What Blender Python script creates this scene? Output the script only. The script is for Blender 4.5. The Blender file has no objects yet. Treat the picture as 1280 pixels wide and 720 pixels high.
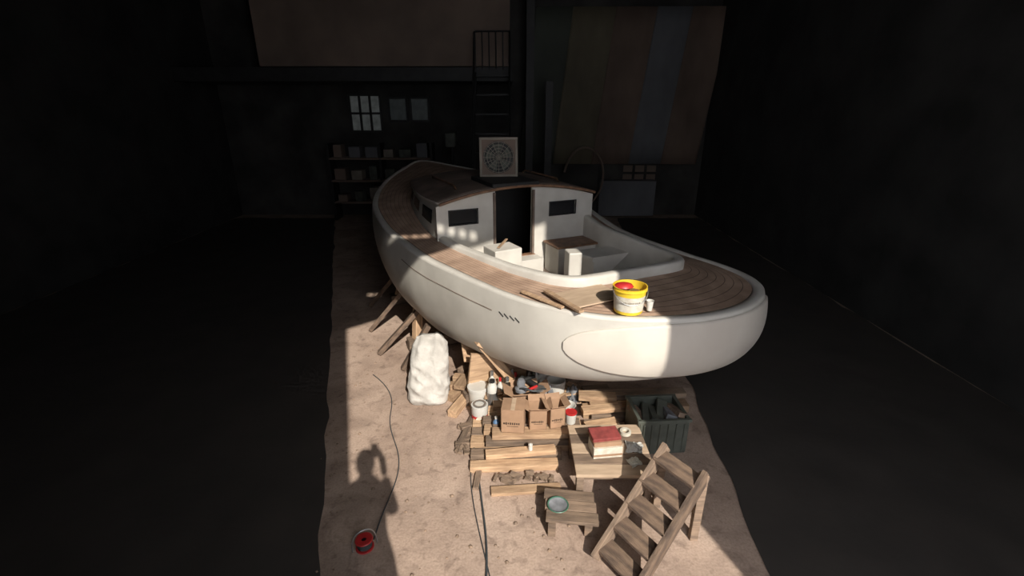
import bpy, bmesh, math, random
from mathutils import Vector, Matrix, Euler, noise
random.seed(7)
scene = bpy.context.scene
try:
    scene.view_settings.view_transform = 'Standard'
except Exception:
    pass

# ------------------------------------------------------------------ materials
def mat(name, col, rough=0.7, var=0.15, scale=6.0, bump=0.0, bscale=None, metal=0.0, col2=None, stretch=(1,1,1), emit=0, detail=6, rand=0.0, spec=0.5):
    m = bpy.data.materials.new(name); m.use_nodes = True
    nt = m.node_tree; N = nt.nodes; L = nt.links
    b = N['Principled BSDF']
    b.inputs['Roughness'].default_value = rough
    b.inputs['Metallic'].default_value = metal
    b.inputs['Specular IOR Level'].default_value = spec
    tc = N.new('ShaderNodeTexCoord'); mp = N.new('ShaderNodeMapping')
    mp.inputs['Scale'].default_value = stretch
    L.new(tc.outputs['Object'], mp.inputs['Vector'])
    nz = N.new('ShaderNodeTexNoise'); nz.inputs['Scale'].default_value = scale; nz.inputs['Detail'].default_value = detail
    L.new(mp.outputs['Vector'], nz.inputs['Vector'])
    cr = N.new('ShaderNodeValToRGB')
    c2 = col2 if col2 else tuple(c*(1-var*2) for c in col)
    cr.color_ramp.elements[0].position = 0.35; cr.color_ramp.elements[1].position = 0.65
    cr.color_ramp.elements[0].color = (*c2, 1); cr.color_ramp.elements[1].color = (*[min(1, c*(1+var*.5)) for c in col], 1)
    L.new(nz.outputs['Fac'], cr.inputs['Fac'])
    out = cr.outputs['Color']
    if rand > 0:
        oi = N.new('ShaderNodeObjectInfo'); mr = N.new('ShaderNodeMapRange')
        mr.inputs['To Min'].default_value = 1-rand; mr.inputs['To Max'].default_value = 1+rand*.6
        L.new(oi.outputs['Random'], mr.inputs['Value'])
        hs = N.new('ShaderNodeHueSaturation'); L.new(out, hs.inputs['Color']); L.new(mr.outputs['Result'], hs.inputs['Value'])
        out = hs.outputs['Color']
    L.new(out, b.inputs['Base Color'])
    if bump > 0:
        n2 = N.new('ShaderNodeTexNoise'); n2.inputs['Scale'].default_value = bscale or scale*4; n2.inputs['Detail'].default_value = 8
        L.new(mp.outputs['Vector'], n2.inputs['Vector'])
        bp = N.new('ShaderNodeBump'); bp.inputs['Strength'].default_value = bump; bp.inputs['Distance'].default_value = 0.02
        L.new(n2.outputs['Fac'], bp.inputs['Height']); L.new(bp.outputs['Normal'], b.inputs['Normal'])
    if emit:
        b.inputs['Emission Color'].default_value = (*col, 1); b.inputs['Emission Strength'].default_value = emit
    return m

def floor_mat():
    m = bpy.data.materials.new('dirty_concrete'); m.use_nodes = True
    nt = m.node_tree; N = nt.nodes; L = nt.links; b = N['Principled BSDF']; b.inputs['Roughness'].default_value = .9
    tc = N.new('ShaderNodeTexCoord')
    def nz(s, d=8, dist=0):
        n = N.new('ShaderNodeTexNoise'); n.inputs['Scale'].default_value = s; n.inputs['Detail'].default_value = d; n.inputs['Distortion'].default_value = dist
        L.new(tc.outputs['Object'], n.inputs['Vector']); return n
    def ramp(n, p0, c0, p1, c1):
        r = N.new('ShaderNodeValToRGB'); e = r.color_ramp.elements
        e[0].position = p0; e[0].color = (*c0, 1); e[1].position = p1; e[1].color = (*c1, 1)
        L.new(n.outputs['Fac'], r.inputs['Fac']); return r
    def mix(t, a, c, f):
        x = N.new('ShaderNodeMix'); x.data_type = 'RGBA'; x.blend_type = t
        x.inputs[0].default_value = f
        L.new(a, x.inputs[6]); L.new(c, x.inputs[7]); return x.outputs[2]
    base = ramp(nz(1.2), .3, (.41, .30, .235), .7, (.54, .41, .33))
    st = ramp(nz(2.6, 12, .8), .34, (.42, .40, .40), .56, (1, 1, 1))
    sp = ramp(nz(12, 12, .5), .30, (.38, .35, .34), .46, (1, 1, 1))
    fine = ramp(nz(60, 6), .3, (.72, .71, .69), .6, (1.0, 1, 1))
    c = mix('MULTIPLY', base.outputs[0], st.outputs[0], .42)
    c = mix('MULTIPLY', c, sp.outputs[0], .5)
    c = mix('MULTIPLY', c, fine.outputs[0], .8)
    L.new(c, b.inputs['Base Color'])
    bp = N.new('ShaderNodeBump'); bp.inputs['Strength'].default_value = .4; bp.inputs['Distance'].default_value = .01
    L.new(nz(30, 10).outputs['Fac'], bp.inputs['Height']); L.new(bp.outputs['Normal'], b.inputs['Normal'])
    return m

M = {}
M['floor'] = floor_mat()
M['hull'] = mat('hull_white_paint', (.54, .52, .47), .5, .05, 2.2, .07, 6, col2=(.43, .41, .37))
M['transom'] = mat('transom_primer', (.60, .56, .495), .7, .04, 3, col2=(.55, .505, .445))
M['white'] = mat('white_gelcoat', (.60, .58, .53), .5, .05, 4, col2=(.52, .495, .45))
M['teak'] = mat('teak_strip', (.43, .30, .22), .8, .2, 5, .2, 40, col2=(.32, .215, .155), stretch=(1, 1, 1))
M['caulk'] = mat('deck_caulk', (.15, .10, .075), .8, .1)
M['roof'] = mat('cabin_roof_canvas', (.20, .15, .12), .8, .2, 4, .2)
M['trimwood'] = mat('varnished_trim', (.22, .12, .07), .5, .2, 10)
M['dark'] = mat('dark_glass', (.02, .02, .022), .15, .1)
M['black'] = mat('black_rubber', (.015, .015, .015), .6, .1)
M['wood'] = mat('raw_pine', (.50, .34, .21), .8, .15, 5, .25, 30, col2=(.34, .22, .135), stretch=(1, 7, 7), rand=.4)
M['woodold'] = mat('old_timber', (.26, .185, .13), .85, .2, 5, .3, 30, col2=(.15, .108, .08), stretch=(1, 7, 7), rand=.3)
M['wooddirty'] = mat('dirty_step_timber', (.19, .13, .09), .85, .25, 7, .3, 30, col2=(.09, .063, .048), stretch=(1, 3, 3), rand=.25)
M['ply'] = mat('plywood', (.50, .375, .265), .75, .1, 4, .1, col2=(.42, .31, .215), stretch=(1, 5, 1))
M['card'] = mat('cardboard', (.36, .225, .14), .85, .08, 8, .05, rand=.12)
M['print'] = mat('printed_ink', (.05, .03, .02), .8, .1)
M['sack'] = mat('woven_polypropylene', (.52, .50, .465), .8, .08, 7, .7, 16, col2=(.40, .38, .35))
M['yellow'] = mat('yellow_plastic', (.80, .55, .04), .4, .05)
M['label'] = mat('paper_label', (.60, .58, .50), .6, .1, 20, col2=(.50, .46, .38))
M['red'] = mat('red_plastic', (.50, .03, .03), .4, .1, 12)
M['maroon'] = mat('sandpaper_red', (.26, .05, .045), .8, .15, 20)
M['plastic'] = mat('white_plastic', (.60, .59, .55), .4, .06)
M['metal'] = mat('tin_metal', (.45, .45, .45), .35, .1, metal=.8)
M['blue'] = mat('blue_plastic', (.10, .20, .36), .5, .1)
M['green'] = mat('green_enamel', (.06, .16, .11), .4, .1)
M['crate'] = mat('grey_green_plastic', (.10, .11, .09), .65, .2)
M['cable'] = mat('cable_sheath', (.05, .06, .065), .5, .1)
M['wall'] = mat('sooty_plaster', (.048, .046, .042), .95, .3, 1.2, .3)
M['wallside'] = mat('dark_side_plaster', (.028, .027, .025), .95, .3, 1.2, .3)  # same settings as the back wall plaster, darker tone
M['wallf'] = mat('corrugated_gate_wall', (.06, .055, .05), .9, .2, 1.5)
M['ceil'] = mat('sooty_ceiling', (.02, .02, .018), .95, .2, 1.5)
M['fascia'] = mat('painted_board', (.19, .14, .11), .9, .2, .8, col2=(.13, .097, .078))
M['steel'] = mat('dark_steel', (.02, .02, .02), .6, .2)
M['pane'] = mat('glowing_pane', (.26, .28, .27), .4, .2, 5, emit=.08)  # pale tone and faint glow stand in for light behind the window
M['paned'] = mat('dim_glow_pane', (.07, .08, .08), .4, .2, 5, emit=.08)  # darker pane, its faint glow also standing in for light behind
M['paper'] = mat('yellowed_paper', (.26, .23, .19), .9, .1)
M['s1'] = mat('tarp_olive', (.135, .115, .075), .8, .2, 1.0, 0, 3, stretch=(1, 1, .5))
M['s2'] = mat('tarp_brown', (.155, .108, .082), .8, .2, 1.0, 0, 3, stretch=(1, 1, .5))
M['s3'] = mat('tarp_bluegrey', (.13, .132, .14), .7, .2, 1.0, 0, 3, stretch=(1, 1, .5))
M['s4'] = mat('tarp_green', (.062, .070, .055), .8, .2, 1.0, 0, 3, stretch=(1, 1, .5))
M['ragc'] = mat('grey_rag', (.22, .23, .25), .9, .2, 12)
M['shade_sheet'] = mat('shade_sheet_black', (.04, .035, .031), .75, .2, 2, .2, 6, col2=(.055, .047, .041))  # near-black tone that puts shade into the side floors
M['skin'] = mat('skin', (.55, .33, .24), .6, .05)
M['shirt'] = mat('dark_shirt', (.06, .07, .10), .9, .1)
M['hair'] = mat('brown_hair', (.05, .03, .02), .7, .1)

# ------------------------------------------------------------------ helpers
def empty(name, loc=(0, 0, 0), rot=(0, 0, 0)):
    e = bpy.data.objects.new(name, None); e.location = loc; e.rotation_euler = rot
    e.empty_display_size = .1
    scene.collection.objects.link(e); return e

def mesh(name, verts, faces, m, parent=None, loc=(0, 0, 0), rot=(0, 0, 0), smooth=False, merge=0):
    me = bpy.data.meshes.new(name); me.from_pydata([tuple(v) for v in verts], [], faces)
    bm = bmesh.new(); bm.from_mesh(me)
    if merge: bmesh.ops.remove_doubles(bm, verts=bm.verts, dist=merge)
    bmesh.ops.recalc_face_normals(bm, faces=bm.faces)
    if smooth:
        for f in bm.faces: f.smooth = True
    bm.to_mesh(me); bm.free()
    o = bpy.data.objects.new(name, me)
    for k in (m if isinstance(m, list) else [m]): me.materials.append(k)
    o.location = loc; o.rotation_euler = rot
    scene.collection.objects.link(o)
    if parent: o.parent = parent
    return o

def bev(o, w=.01, s=2):
    if w:
        b = o.modifiers.new('bevel', 'BEVEL'); b.width = w; b.segments = s; b.limit_method = 'ANGLE'
    return o

def box(name, size, loc, m, parent=None, rot=(0, 0, 0), bevel=.004):
    x, y, z = [s/2 for s in size]
    v = [(-x,-y,-z),(x,-y,-z),(x,y,-z),(-x,y,-z),(-x,-y,z),(x,-y,z),(x,y,z),(-x,y,z)]
    f = [(0,1,2,3),(4,5,6,7),(0,1,5,4),(1,2,6,5),(2,3,7,6),(3,0,4,7)]
    return bev(mesh(name, v, f, m, parent, loc, rot), bevel)

def prism(name, poly, y0, y1, m, parent=None):   # polygon in XZ
    n = len(poly)
    v = [(x, y0, z) for x, z in poly] + [(x, y1, z) for x, z in poly]
    f = [tuple(range(n)), tuple(range(2*n-1, n-1, -1))] + [(i, (i+1) % n, n+(i+1) % n, n+i) for i in range(n)]
    return mesh(name, v, f, m, parent)

def lathe(name, prof, m, parent=None, loc=(0, 0, 0), rot=(0, 0, 0), seg=32, smooth=True, sx=1, sy=1):
    v = []; f = []
    for r, z in prof:
        for i in range(seg):
            a = 2*math.pi*i/seg; v.append((r*math.cos(a)*sx, r*math.sin(a)*sy, z))
    for j in range(len(prof)-1):
        for i in range(seg):
            f.append((j*seg+i, j*seg+(i+1) % seg, (j+1)*seg+(i+1) % seg, (j+1)*seg+i))
    o = mesh(name, v, f, m, parent, loc, rot, smooth, merge=1e-5)
    es = o.modifiers.new('edge', 'EDGE_SPLIT'); es.split_angle = math.radians(40)
    return o

def tube(name, pts, r, m, parent=None, smooth=True, cyclic=False, loc=(0, 0, 0), rot=(0, 0, 0)):
    c = bpy.data.curves.new(name, 'CURVE'); c.dimensions = '3D'
    s = c.splines.new('NURBS' if smooth else 'POLY'); s.points.add(len(pts)-1)
    for p, q in zip(s.points, pts): p.co = (*q, 1)
    if smooth: s.order_u = min(4, len(pts)); s.use_endpoint_u = not cyclic
    s.use_cyclic_u = cyclic; c.resolution_u = 8
    c.bevel_depth = r; c.bevel_resolution = 3; c.use_fill_caps = True
    c.materials.append(m)
    o = bpy.data.objects.new(name, c); scene.collection.objects.link(o); o.location = loc; o.rotation_euler = rot
    if parent: o.parent = parent
    return o

def beam(name, a, b, w, h, m, parent=None, bevel=.004):
    a = Vector(a); b = Vector(b); d = b-a
    o = box(name, (d.length, w, h), (a+b)/2, m, parent, bevel=bevel)
    o.rotation_euler = d.to_track_quat('X', 'Z').to_euler(); return o

# ------------------------------------------------------------------ room shell
FY = -1.0
box('floor', (16, 18, .2), (-.5, 6.0, -.1), M['floor'], bevel=0)
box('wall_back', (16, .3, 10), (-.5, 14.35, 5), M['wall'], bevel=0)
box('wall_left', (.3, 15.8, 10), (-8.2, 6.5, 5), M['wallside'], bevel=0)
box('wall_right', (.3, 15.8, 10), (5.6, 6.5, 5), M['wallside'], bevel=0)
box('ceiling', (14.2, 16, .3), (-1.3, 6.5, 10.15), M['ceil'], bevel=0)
XL, XR = 0.0, 2.76
H0, HS = 5.68, .52
def hz(x): return H0+HS*x
wf = empty('wall_front')  # unseen wall; its opening is shaped so sun reaches only the middle bay
y0, y1 = FY-.02, FY
prism('side_left', [(-8.3, 0), (XL, 0), (XL, 10.3), (-8.3, 10.3)], y0, y1, M['wallf'], wf)
prism('side_right', [(XR, 0), (5.75, 0), (5.75, 10.3), (XR, 10.3)], y0, y1, M['wallf'], wf)
ZB, ZT = 6.68, 6.78
xb = (ZB-H0)/HS; xt = (ZT-H0)/HS
prism('header_low', [(XL, hz(XL)), (xb, ZB), (XL, ZB)], y0, y1, M['wallf'], wf)
prism('header_high', [(XL, ZT), (xt, ZT), (XR, hz(XR)), (XR, 10.3), (XL, 10.3)], y0, y1, M['wallf'], wf)
holes = [.42, .56, .75, .89, 1.02, 1.14, 1.30, 1.44, 1.58, 1.72]
xs = XL
for i, h in enumerate(holes):
    w_ = .044
    prism('strip_%d' % i, [(xs, ZB), (h-w_, ZB), (h-w_, ZT), (xs, ZT)], y0, y1, M['wallf'], wf); xs = h+w_
prism('strip_end', [(xs, ZB), (xb, ZB), (xt, ZT), (xs, ZT)], y0, y1, M['wallf'], wf)

# dark sheets added over the side floors; their colour stands in for shade
def shade_sheet(poly_fn, nx, ny, name):
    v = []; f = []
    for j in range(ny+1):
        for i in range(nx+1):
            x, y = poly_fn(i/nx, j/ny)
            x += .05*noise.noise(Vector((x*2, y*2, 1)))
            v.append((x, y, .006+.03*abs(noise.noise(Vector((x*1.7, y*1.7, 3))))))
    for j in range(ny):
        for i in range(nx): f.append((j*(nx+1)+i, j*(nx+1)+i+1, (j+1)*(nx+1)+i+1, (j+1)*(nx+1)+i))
    mesh(name, v, f, M['shade_sheet'], smooth=True)
shade_sheet(lambda a, b: ((-8.0)*(1-a)+(-.60-.335*(b*13.3+.2))*a, .4+b*13.3), 60, 90, 'floor_shade_sheet')
shade_sheet(lambda a, b: ((1.60+.16*b*9)*(1-a)+5.41*a, 0.4+b*13.3), 40, 90, 'floor_shade_sheet')

# mezzanine along the back wall
mz = empty('mezzanine')
box('fascia_board', (5.9, .12, 1.85), (-3.0, 12.5, 4.85), M['fascia'], mz)
box('slab', (8.0, 1.7, .25), (-4.0, 13.3, 3.72), M['ceil'], mz)
box('edge_beam', (8.0, .2, .3), (-4.0, 12.45, 3.75), M['steel'], mz)
box('top_beam', (13.6, .25, .35), (-1.3, 12.6, 5.98), M['steel'], mz)
box('post', (.18, .18, 3.6), (.9, 12.5, 1.8), M['steel'], mz)
box('post_tall', (.2, .2, 5.8), (.45, 13.2, 2.9), M['steel'], mz)
st = empty('steel_staircase')
for i in range(9):
    box('tread_%d' % i, (.75, .22, .04), (-.45, 12.1-i*.26, 3.7-i*.41), M['steel'], st)
for x in (-.85, -.05):
    beam('stringer', (x, 12.25, 3.75), (x, 9.8, .02), .05, .16, M['steel'], st)
    tube('handrail', [(x, 12.3, 4.6), (x, 12.1, 4.6), (x, 9.8, .9)], .02, M['steel'], st, False)
for i in range(6):
    tube('baluster', [(-.85+i*.16, 12.35, 3.85), (-.85+i*.16, 12.35, 4.65)], .014, M['steel'], st, False)
tube('top_rail', [(-.85, 12.35, 4.65), (-.05, 12.35, 4.65)], .02, M['steel'], st, False)

def window(name, x, z, w, h, nx, nz, pm):
    e = empty(name, (x, 14.17, z))
    box('glass', (w, .02, h), (0, 0, 0), pm, e, bevel=0)
    for i in range(nx+1): box('mullion', (.06, .06, h), (-w/2+w*i/nx, -.03, 0), M['steel'], e)
    for i in range(nz+1): box('rail', (w, .06, .06), (0, -.03, -h/2+h*i/nz), M['steel'], e)
window('window_1', -4.05, 2.85, .85, .95, 3, 2, M['pane'])
window('window_2', -3.15, 2.95, .5, .6, 1, 1, M['paned'])
window('window_3', -2.55, 2.95, .5, .6, 1, 1, M['paned'])

sh = empty('storage_rack')
for z in (.5, 1.1, 1.7): box('shelf', (2.8, .5, .05), (-3.6, 13.7, z), M['fascia'], sh)
for x in (-5.0, -3.6, -2.2): box('upright', (.07, .5, 2.1), (x, 13.7, 1.05), M['steel'], sh)
k = 0
for z in (.53, 1.13, 1.73):
    for i in range(6):
        w = random.uniform(.2, .36); h = random.uniform(.15, .4)
        box('carton_%d' % k, (w, .35, h), (-4.75+i*.46, 13.68, z+h/2), random.choice([M['fascia'], M['paper'], M['crate'], M['s3']]), sh); k += 1
dp = empty('drill_press', (-1.55, 12.9, 0))
lathe('base', [(0, 0), (.28, 0), (.28, .08), (.1, .12), (0, .12)], M['steel'], dp)
tube('column', [(0, 0, .1), (0, 0, 2.3)], .05, M['steel'], dp, False)
box('head', (.26, .5, .35), (0, -.12, 2.25), M['crate'], dp, bevel=.04)
box('table', (.4, .4, .04), (0, -.15, 1.3), M['steel'], dp)
tube('feed_lever', [(.13, -.2, 2.2), (.35, -.3, 2.0)], .015, M['steel'], dp, False)
sheets = [(.95, 1.2, 's4'), (2.0, 1.4, 's1'), (3.05, 1.3, 's2'), (4.0, 1.1, 's3'), (4.85, 1.0, 's2')]
for q_, (x, w, s) in enumerate(sheets):
    v = []; f = []; n = 24
    for j in range(8):
        for i in range(n+1):
            v.append((x-w/2+w*i/n+.06*j-.15, 14.05-.02*q_+.006*math.sin(i*.5+j*.35+x*5), 1.5+j*.56))
    for j in range(7):
        for i in range(n): f.append((j*(n+1)+i, j*(n+1)+i+1, (j+1)*(n+1)+i+1, (j+1)*(n+1)+i))
    o = mesh('hanging_tarpaulin', v, f, M[s], smooth=True); s_ = o.modifiers.new('s', 'SOLIDIFY'); s_.thickness = .01
for i in range(3):
    for j in range(2):
        box('wall_notice', (.26, .01, .18), (3.35+i*.34, 14.19, 1.35-j*.25), M['fascia'], bevel=0)
box('wall_cabinet', (1.6, .35, 1.0), (3.3, 13.98, .55), M['s3'])
hp = [(2.0+.55*math.cos(a), 13.6, 1.2+.8*math.sin(a)) for a in [math.pi*(.95-i/12*1.3) for i in range(13)]]
tube('hanging_hose', hp, .03, M['fascia'])

# ------------------------------------------------------------------ BOAT
ANG = math.radians(24.7)
BO = Vector((.09, 5.94, 0))
boat = empty('sailboat', BO, (0, 0, ANG))
def B(x, y, z):
    return (BO.x+x*math.cos(ANG)-y*math.sin(ANG), BO.y+x*math.sin(ANG)+y*math.cos(ANG), z)
def bend(y):
    return .27*(math.sqrt(y*y+.3)-.5477) if y < 0 else 0
PC = [(0,-2.80),(.38,-2.74),(.78,-2.55),(1.05,-2.26),(1.21,-1.85),(1.29,-1.3),(1.36,-.6),(1.45,.1),(1.55,.8),(1.53,1.6),(1.42,2.2),(1.2,2.85),(.9,3.5),(.5,4.15),(0,4.75)]
CC = [(0,-1.86),(.40,-1.86),(.64,-1.82),(.78,-1.66),(.85,-1.38),(.90,-1.05),(.96,-.5),(1.06,.05),(1.09,.6),(1.05,1.2),(.98,1.6),(.85,1.95),(.6,2.15),(.3,2.22),(0,2.25)]
NS = len(PC)-1
IB = 7
def crv(C, u):
    t = max(0, min(NS-1e-9, u*NS)); i = int(t); t -= i
    def g(k):
        if k < 0: return (-C[1][0], C[1][1])
        if k > NS: return (-C[NS-1][0], C[NS-1][1])
        return C[k]
    p0, p1, p2, p3 = g(i-1), g(i), g(i+1), g(i+2)
    r = []
    for a in (0, 1):
        r.append(.5*(2*p1[a]+(p2[a]-p0[a])*t+(2*p0[a]-5*p1[a]+4*p2[a]-p3[a])*t*t+(3*p1[a]-p0[a]-3*p2[a]+p3[a])*t**3))
    return Vector((max(0, r[0]), r[1]))
ZS = [(-2.9,1.45),(-1.5,1.455),(-.5,1.49),(.366,1.56),(1.6,1.68),(2.8,1.80),(4.0,1.91),(4.8,1.99)]
def zs(y):
    if y <= ZS[0][0]: return ZS[0][1]
    for (a, za), (b, zb) in zip(ZS, ZS[1:]):
        if y <= b:
            t = (y-a)/(b-a); return za+(zb-za)*t
    return ZS[-1][1]
def keel_of(Y):
    Yk = -2.05+(Y+2.8)*(6.15/7.55)
    t = (Yk-.8)/2.85; return Yk, .2+.6*t*t
def H(u, ph, sg):
    P = crv(PC, u); Y = P.y
    Yk, zk = keel_of(Y)
    if Y < -.5: a = .30+.22*max(0, (Y+2.8)/2.3)
    else: a = .52+.75*((Y+.5)/5.25)**1.5
    c = max(0.0, math.cos(ph)); r = (c**a)*(1+.075*math.sin(2*ph)*(1 if Y < 2 else max(0, 1-(Y-2)/2)))
    z0 = zs(Y)
    return Vector((sg*P.x*r, Yk+(Y-Yk)*r, z0-(z0-zk)*math.sin(ph)))
NU, NV = 160, 44
v = []; f = []
for sg in (-1, 1):
    b0 = len(v)
    for i in range(NU+1):
        for j in range(NV+1):
            s = j/NV; ph = math.pi/2*(1-(1-s)**1.6) if s < 1 else math.pi/2
            v.append(H(i/NU, ph, sg))
    for i in range(NU):
        for j in range(NV):
            q = b0+i*(NV+1)+j; f.append((q, q+NV+1, q+NV+2, q+1))
hull = mesh('hull', v, f, M['hull'], boat, smooth=True, merge=.0008)

arc = [0]; US = [0]
for i in range(1, 500):
    u = i/1000; arc.append(arc[-1]+(crv(PC, u)-crv(PC, u-.001)).length); US.append(u)
def u_at(s):
    for a, u in zip(arc, US):
        if a >= s: return u
    return US[-1]
def onhull(u, z, sg, off=0):
    P = crv(PC, u); Yk, zk = keel_of(P.y)
    ph = math.asin(max(0, min(.9995, (zs(P.y)-z)/(zs(P.y)-zk))))
    p = H(u, ph, sg)
    if off:
        e = 1e-3
        if u > e: du = H(u+e, ph, sg)-H(u-e, ph, sg)
        else: du = H(e, ph, 1)-H(e, ph, -1)
        dv = H(u, min(ph+e, 1.57), sg)-H(u, max(ph-e, 0), sg)
        n = du.cross(dv)
        if n.length > 0:
            n.normalize()
            if n.dot(p-Vector((0, Yk+.5, .9))) < 0: n = -n
            p = p+n*off
    return p
v = []; f = []; NP, NQ = 80, 14
def panel_pt(p, q, off):
    h = .272*max(0, 1-abs(p)**3.0)**(1/2.1)
    zc = 1.168+.01*p*p
    return onhull(u_at(abs(p)*1.29), zc+q*h, -1 if p < 0 else 1, off)
for i in range(NP+1):
    p = math.sin((-1+2*i/NP)*math.pi/2)
    for j in range(NQ+1):
        q = math.sin((-1+2*j/NQ)*math.pi/2)
        edge = (j in (0, NQ) or i in (0, NP))
        v.append(panel_pt(p, q, .001 if edge else .018))
for i in range(NP):
    for j in range(NQ):
        a = i*(NQ+1)+j; f.append((a, a+NQ+1, a+NQ+2, a+1))
mesh('transom_panel', v, f, M['transom'], boat, smooth=True, merge=.0005)

def uY(Y):
    return min(range(1001), key=lambda k: abs(crv(PC, k/1000).y-Y))/1000
for sg in (-1, 1):
    ua, ub = uY(-1.50), uY(.15)
    pts = [onhull(ua+(ub-ua)*k/50, zs(crv(PC, ua+(ub-ua)*k/50).y)-.17, sg, .001) for k in range(51)]
    tube('cove_line', pts, .0045, M['roof'], boat, False)
    for k in range(4):
        tube('vent_slot_%d' % k, [onhull(uY(-1.60-.06*k), 1.30, sg, .002), onhull(uY(-1.65-.06*k), 1.268, sg, .002)], .005, M['steel'], boat, False)

def zd(w, P): return zs(P.y)+.05*w
v = []; f = []; rows = 6
def cb(u, sg, k):
    P = crv(PC, u); C = crv(CC, u); L = (C-P).length; d = (C-P)/L
    off, dz = [(0, 0), (.004, .016), (.016, .026), (.05, .028), (.095, .022), (.105, .0)][k]
    q = P+d*off
    return Vector((sg*q.x, q.y, zs(P.y)+dz))
for sg in (-1, 1):
    b0 = len(v)
    for i in range(NU+1):
        for k in range(rows): v.append(cb(i/NU, sg, k))
    for i in range(NU):
        for k in range(rows-1):
            q = b0+i*rows+k; f.append((q, q+rows, q+rows+1, q+1))
mesh('covering_board', v, f, M['white'], boat, smooth=True, merge=.0005)
v = []; f = []
for sg in (-1, 1):
    b0 = len(v)
    for i in range(NU+1):
        P = crv(PC, i/NU); C = crv(CC, i/NU)
        for w in (0, .5, 1.0):
            q = P.lerp(C, w); v.append((sg*q.x, q.y, zd(w, P)-.002))
    for i in range(NU):
        for k in range(2):
            q = b0+i*3+k; f.append((q, q+3, q+4, q+1))
mesh('deck_base', v, f, M['caulk'], boat, smooth=True, merge=.0005)
v = []; f = []; NSR = 8
for sg in (-1, 1):
    for s in range(NSR):
        b0 = len(v)
        for i in range(NU+1):
            P = crv(PC, i/NU); C = crv(CC, i/NU); L = (C-P).length
            w0 = .11/L
            wa = w0+(1-w0)*(s+.0)/NSR; wb = w0+(1-w0)*(s+.91)/NSR
            for w in (wa, wb):
                q = P.lerp(C, w); v.append((sg*q.x, q.y, zd(w, P)+.004))
        for i in range(NU):
            q = b0+i*2; f.append((q, q+2, q+3, q+1))
mesh('teak_planking', v, f, M['teak'], boat)

def R(x, y):
    z = 1.98+.16*(1-(x/1.1)**2)
    if y > 1.2: z -= .10*((y-1.2)/1.0)**2
    return z
def cin(u, off):
    e = 1e-3
    a = crv(CC, max(0, u-e)); b = crv(CC, min(1, u+e)); t = (b-a)
    if u < e: t = Vector((1, 0))
    t.normalize(); n = Vector((-t.y, t.x))
    c = crv(CC, u); q = c+n*off
    return Vector((max(0, q.x), q.y))
U6 = IB/NS-.006
prof = [(-.004, -.03), (-.004, .08), (.006, .10), (.022, .11), (.08, .11), (.094, .10), (.10, .08)]
v = []; f = []; n = 80; R_ = len(prof)+1
for sg in (-1, 1):
    b0 = len(v)
    for i in range(n+1):
        u = U6*i/n; P = crv(PC, u); zb = zd(1, P); up = .9-.45*(i/n)**2 if sg < 0 else .9+.3*(i/n)**2
        for o_, dz in prof:
            q = cin(u, o_); v.append((sg*q.x, q.y, zb+dz*(up if dz > 0 else 1)))
        q = cin(u, .10); v.append((sg*q.x, q.y, 1.05))
    for i in range(n):
        for k in range(R_-1):
            q = b0+i*R_+k; f.append((q, q+R_, q+R_+1, q+1))
mesh('cockpit_coaming', v, f, M['white'], boat, smooth=True, merge=.0005).modifiers.new('e', 'EDGE_SPLIT').split_angle = math.radians(50)
ring = [cin(U6*i/40, .09) for i in range(41)]
v = [(-q.x, q.y, 1.06) for q in reversed(ring)]+[(q.x, q.y, 1.06) for q in ring[1:]]
mesh('cockpit_sole', v, [tuple(range(len(v)))], M['roof'], boat)
def seat(name, sg, xin, ya, yb, z):
    v = []; f = []
    us = [u for u in [U6*i/80 for i in range(81)] if ya <= cin(u, .1).y <= yb]
    for u in us:
        q = cin(u, .095); xi = min(xin, q.x)
        v += [(sg*q.x, q.y, z), (sg*(xi+.012), q.y, z), (sg*xi, q.y, z-.012), (sg*xi, q.y, z-.05), (sg*(xi+.02), q.y, z-.055), (sg*(xi+.02), q.y, 1.06)]
    for i in range(len(us)-1):
        for k in range(5): q = i*6+k; f.append((q, q+6, q+7, q+1))
    for e in (0, len(us)-1):
        f.append(tuple(e*6+k for k in range(6)))
    mesh(name, v, f, M['white'], boat)
seat('seat_port', -1, .50, -1.40, -.02, 1.38)
seat('seat_starboard', 1, .30, -1.0, -.62, 1.46)
box('engine_locker', (.55, .34, .36), (.62, -.24, 1.24), M['white'], boat)
box('locker_lid', (.6, .38, .025), (.62, -.24, 1.435), M['trimwood'], boat)
box('tiller_pedestal', (.15, .19, .5), (.19, -1.0, 1.33), M['white'], boat, rot=(0, 0, -.25), bevel=.015)
box('bridge_step', (.6, .25, .22), (-.08, -.14, 1.17), M['white'], boat)
box('stern_locker', (.34, .3, .36), (-.47, -.55, 1.41), M['white'], boat, rot=(0, 0, .08), bevel=.01)
bxs = sorted(set([-1.07, -1.0, -.92, -.8, -.68, -.56, -.45, -.33, -.2, -.08, .05, .17, .3, .42, .55, .68, .81, .9, 1.0, 1.07]))
v = []; f = []
def quad(x0, x1, za, zb):
    top0 = R(x0, 0) if zb is None else zb; top1 = R(x1, 0) if zb is None else zb
    b0 = len(v); v.extend([(x0, 0, za), (x1, 0, za), (x1, 0, top1), (x0, 0, top0)]); f.append((b0, b0+1, b0+2, b0+3))
for x0, x1 in zip(bxs, bxs[1:]):
    xm = (x0+x1)/2
    if -.33 < xm < .17: quad(x0, x1, 1.06, 1.27); continue
    if -.92 < xm < -.56 or .42 < xm < .81:
        quad(x0, x1, 1.06, 1.755); quad(x0, x1, 1.93, None); continue
    quad(x0, x1, 1.06, None)
bh = mesh('aft_bulkhead', v, f, M['white'], boat, merge=.0005); s_ = bh.modifiers.new('s', 'SOLIDIFY'); s_.thickness = .03; s_.offset = 0
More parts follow.
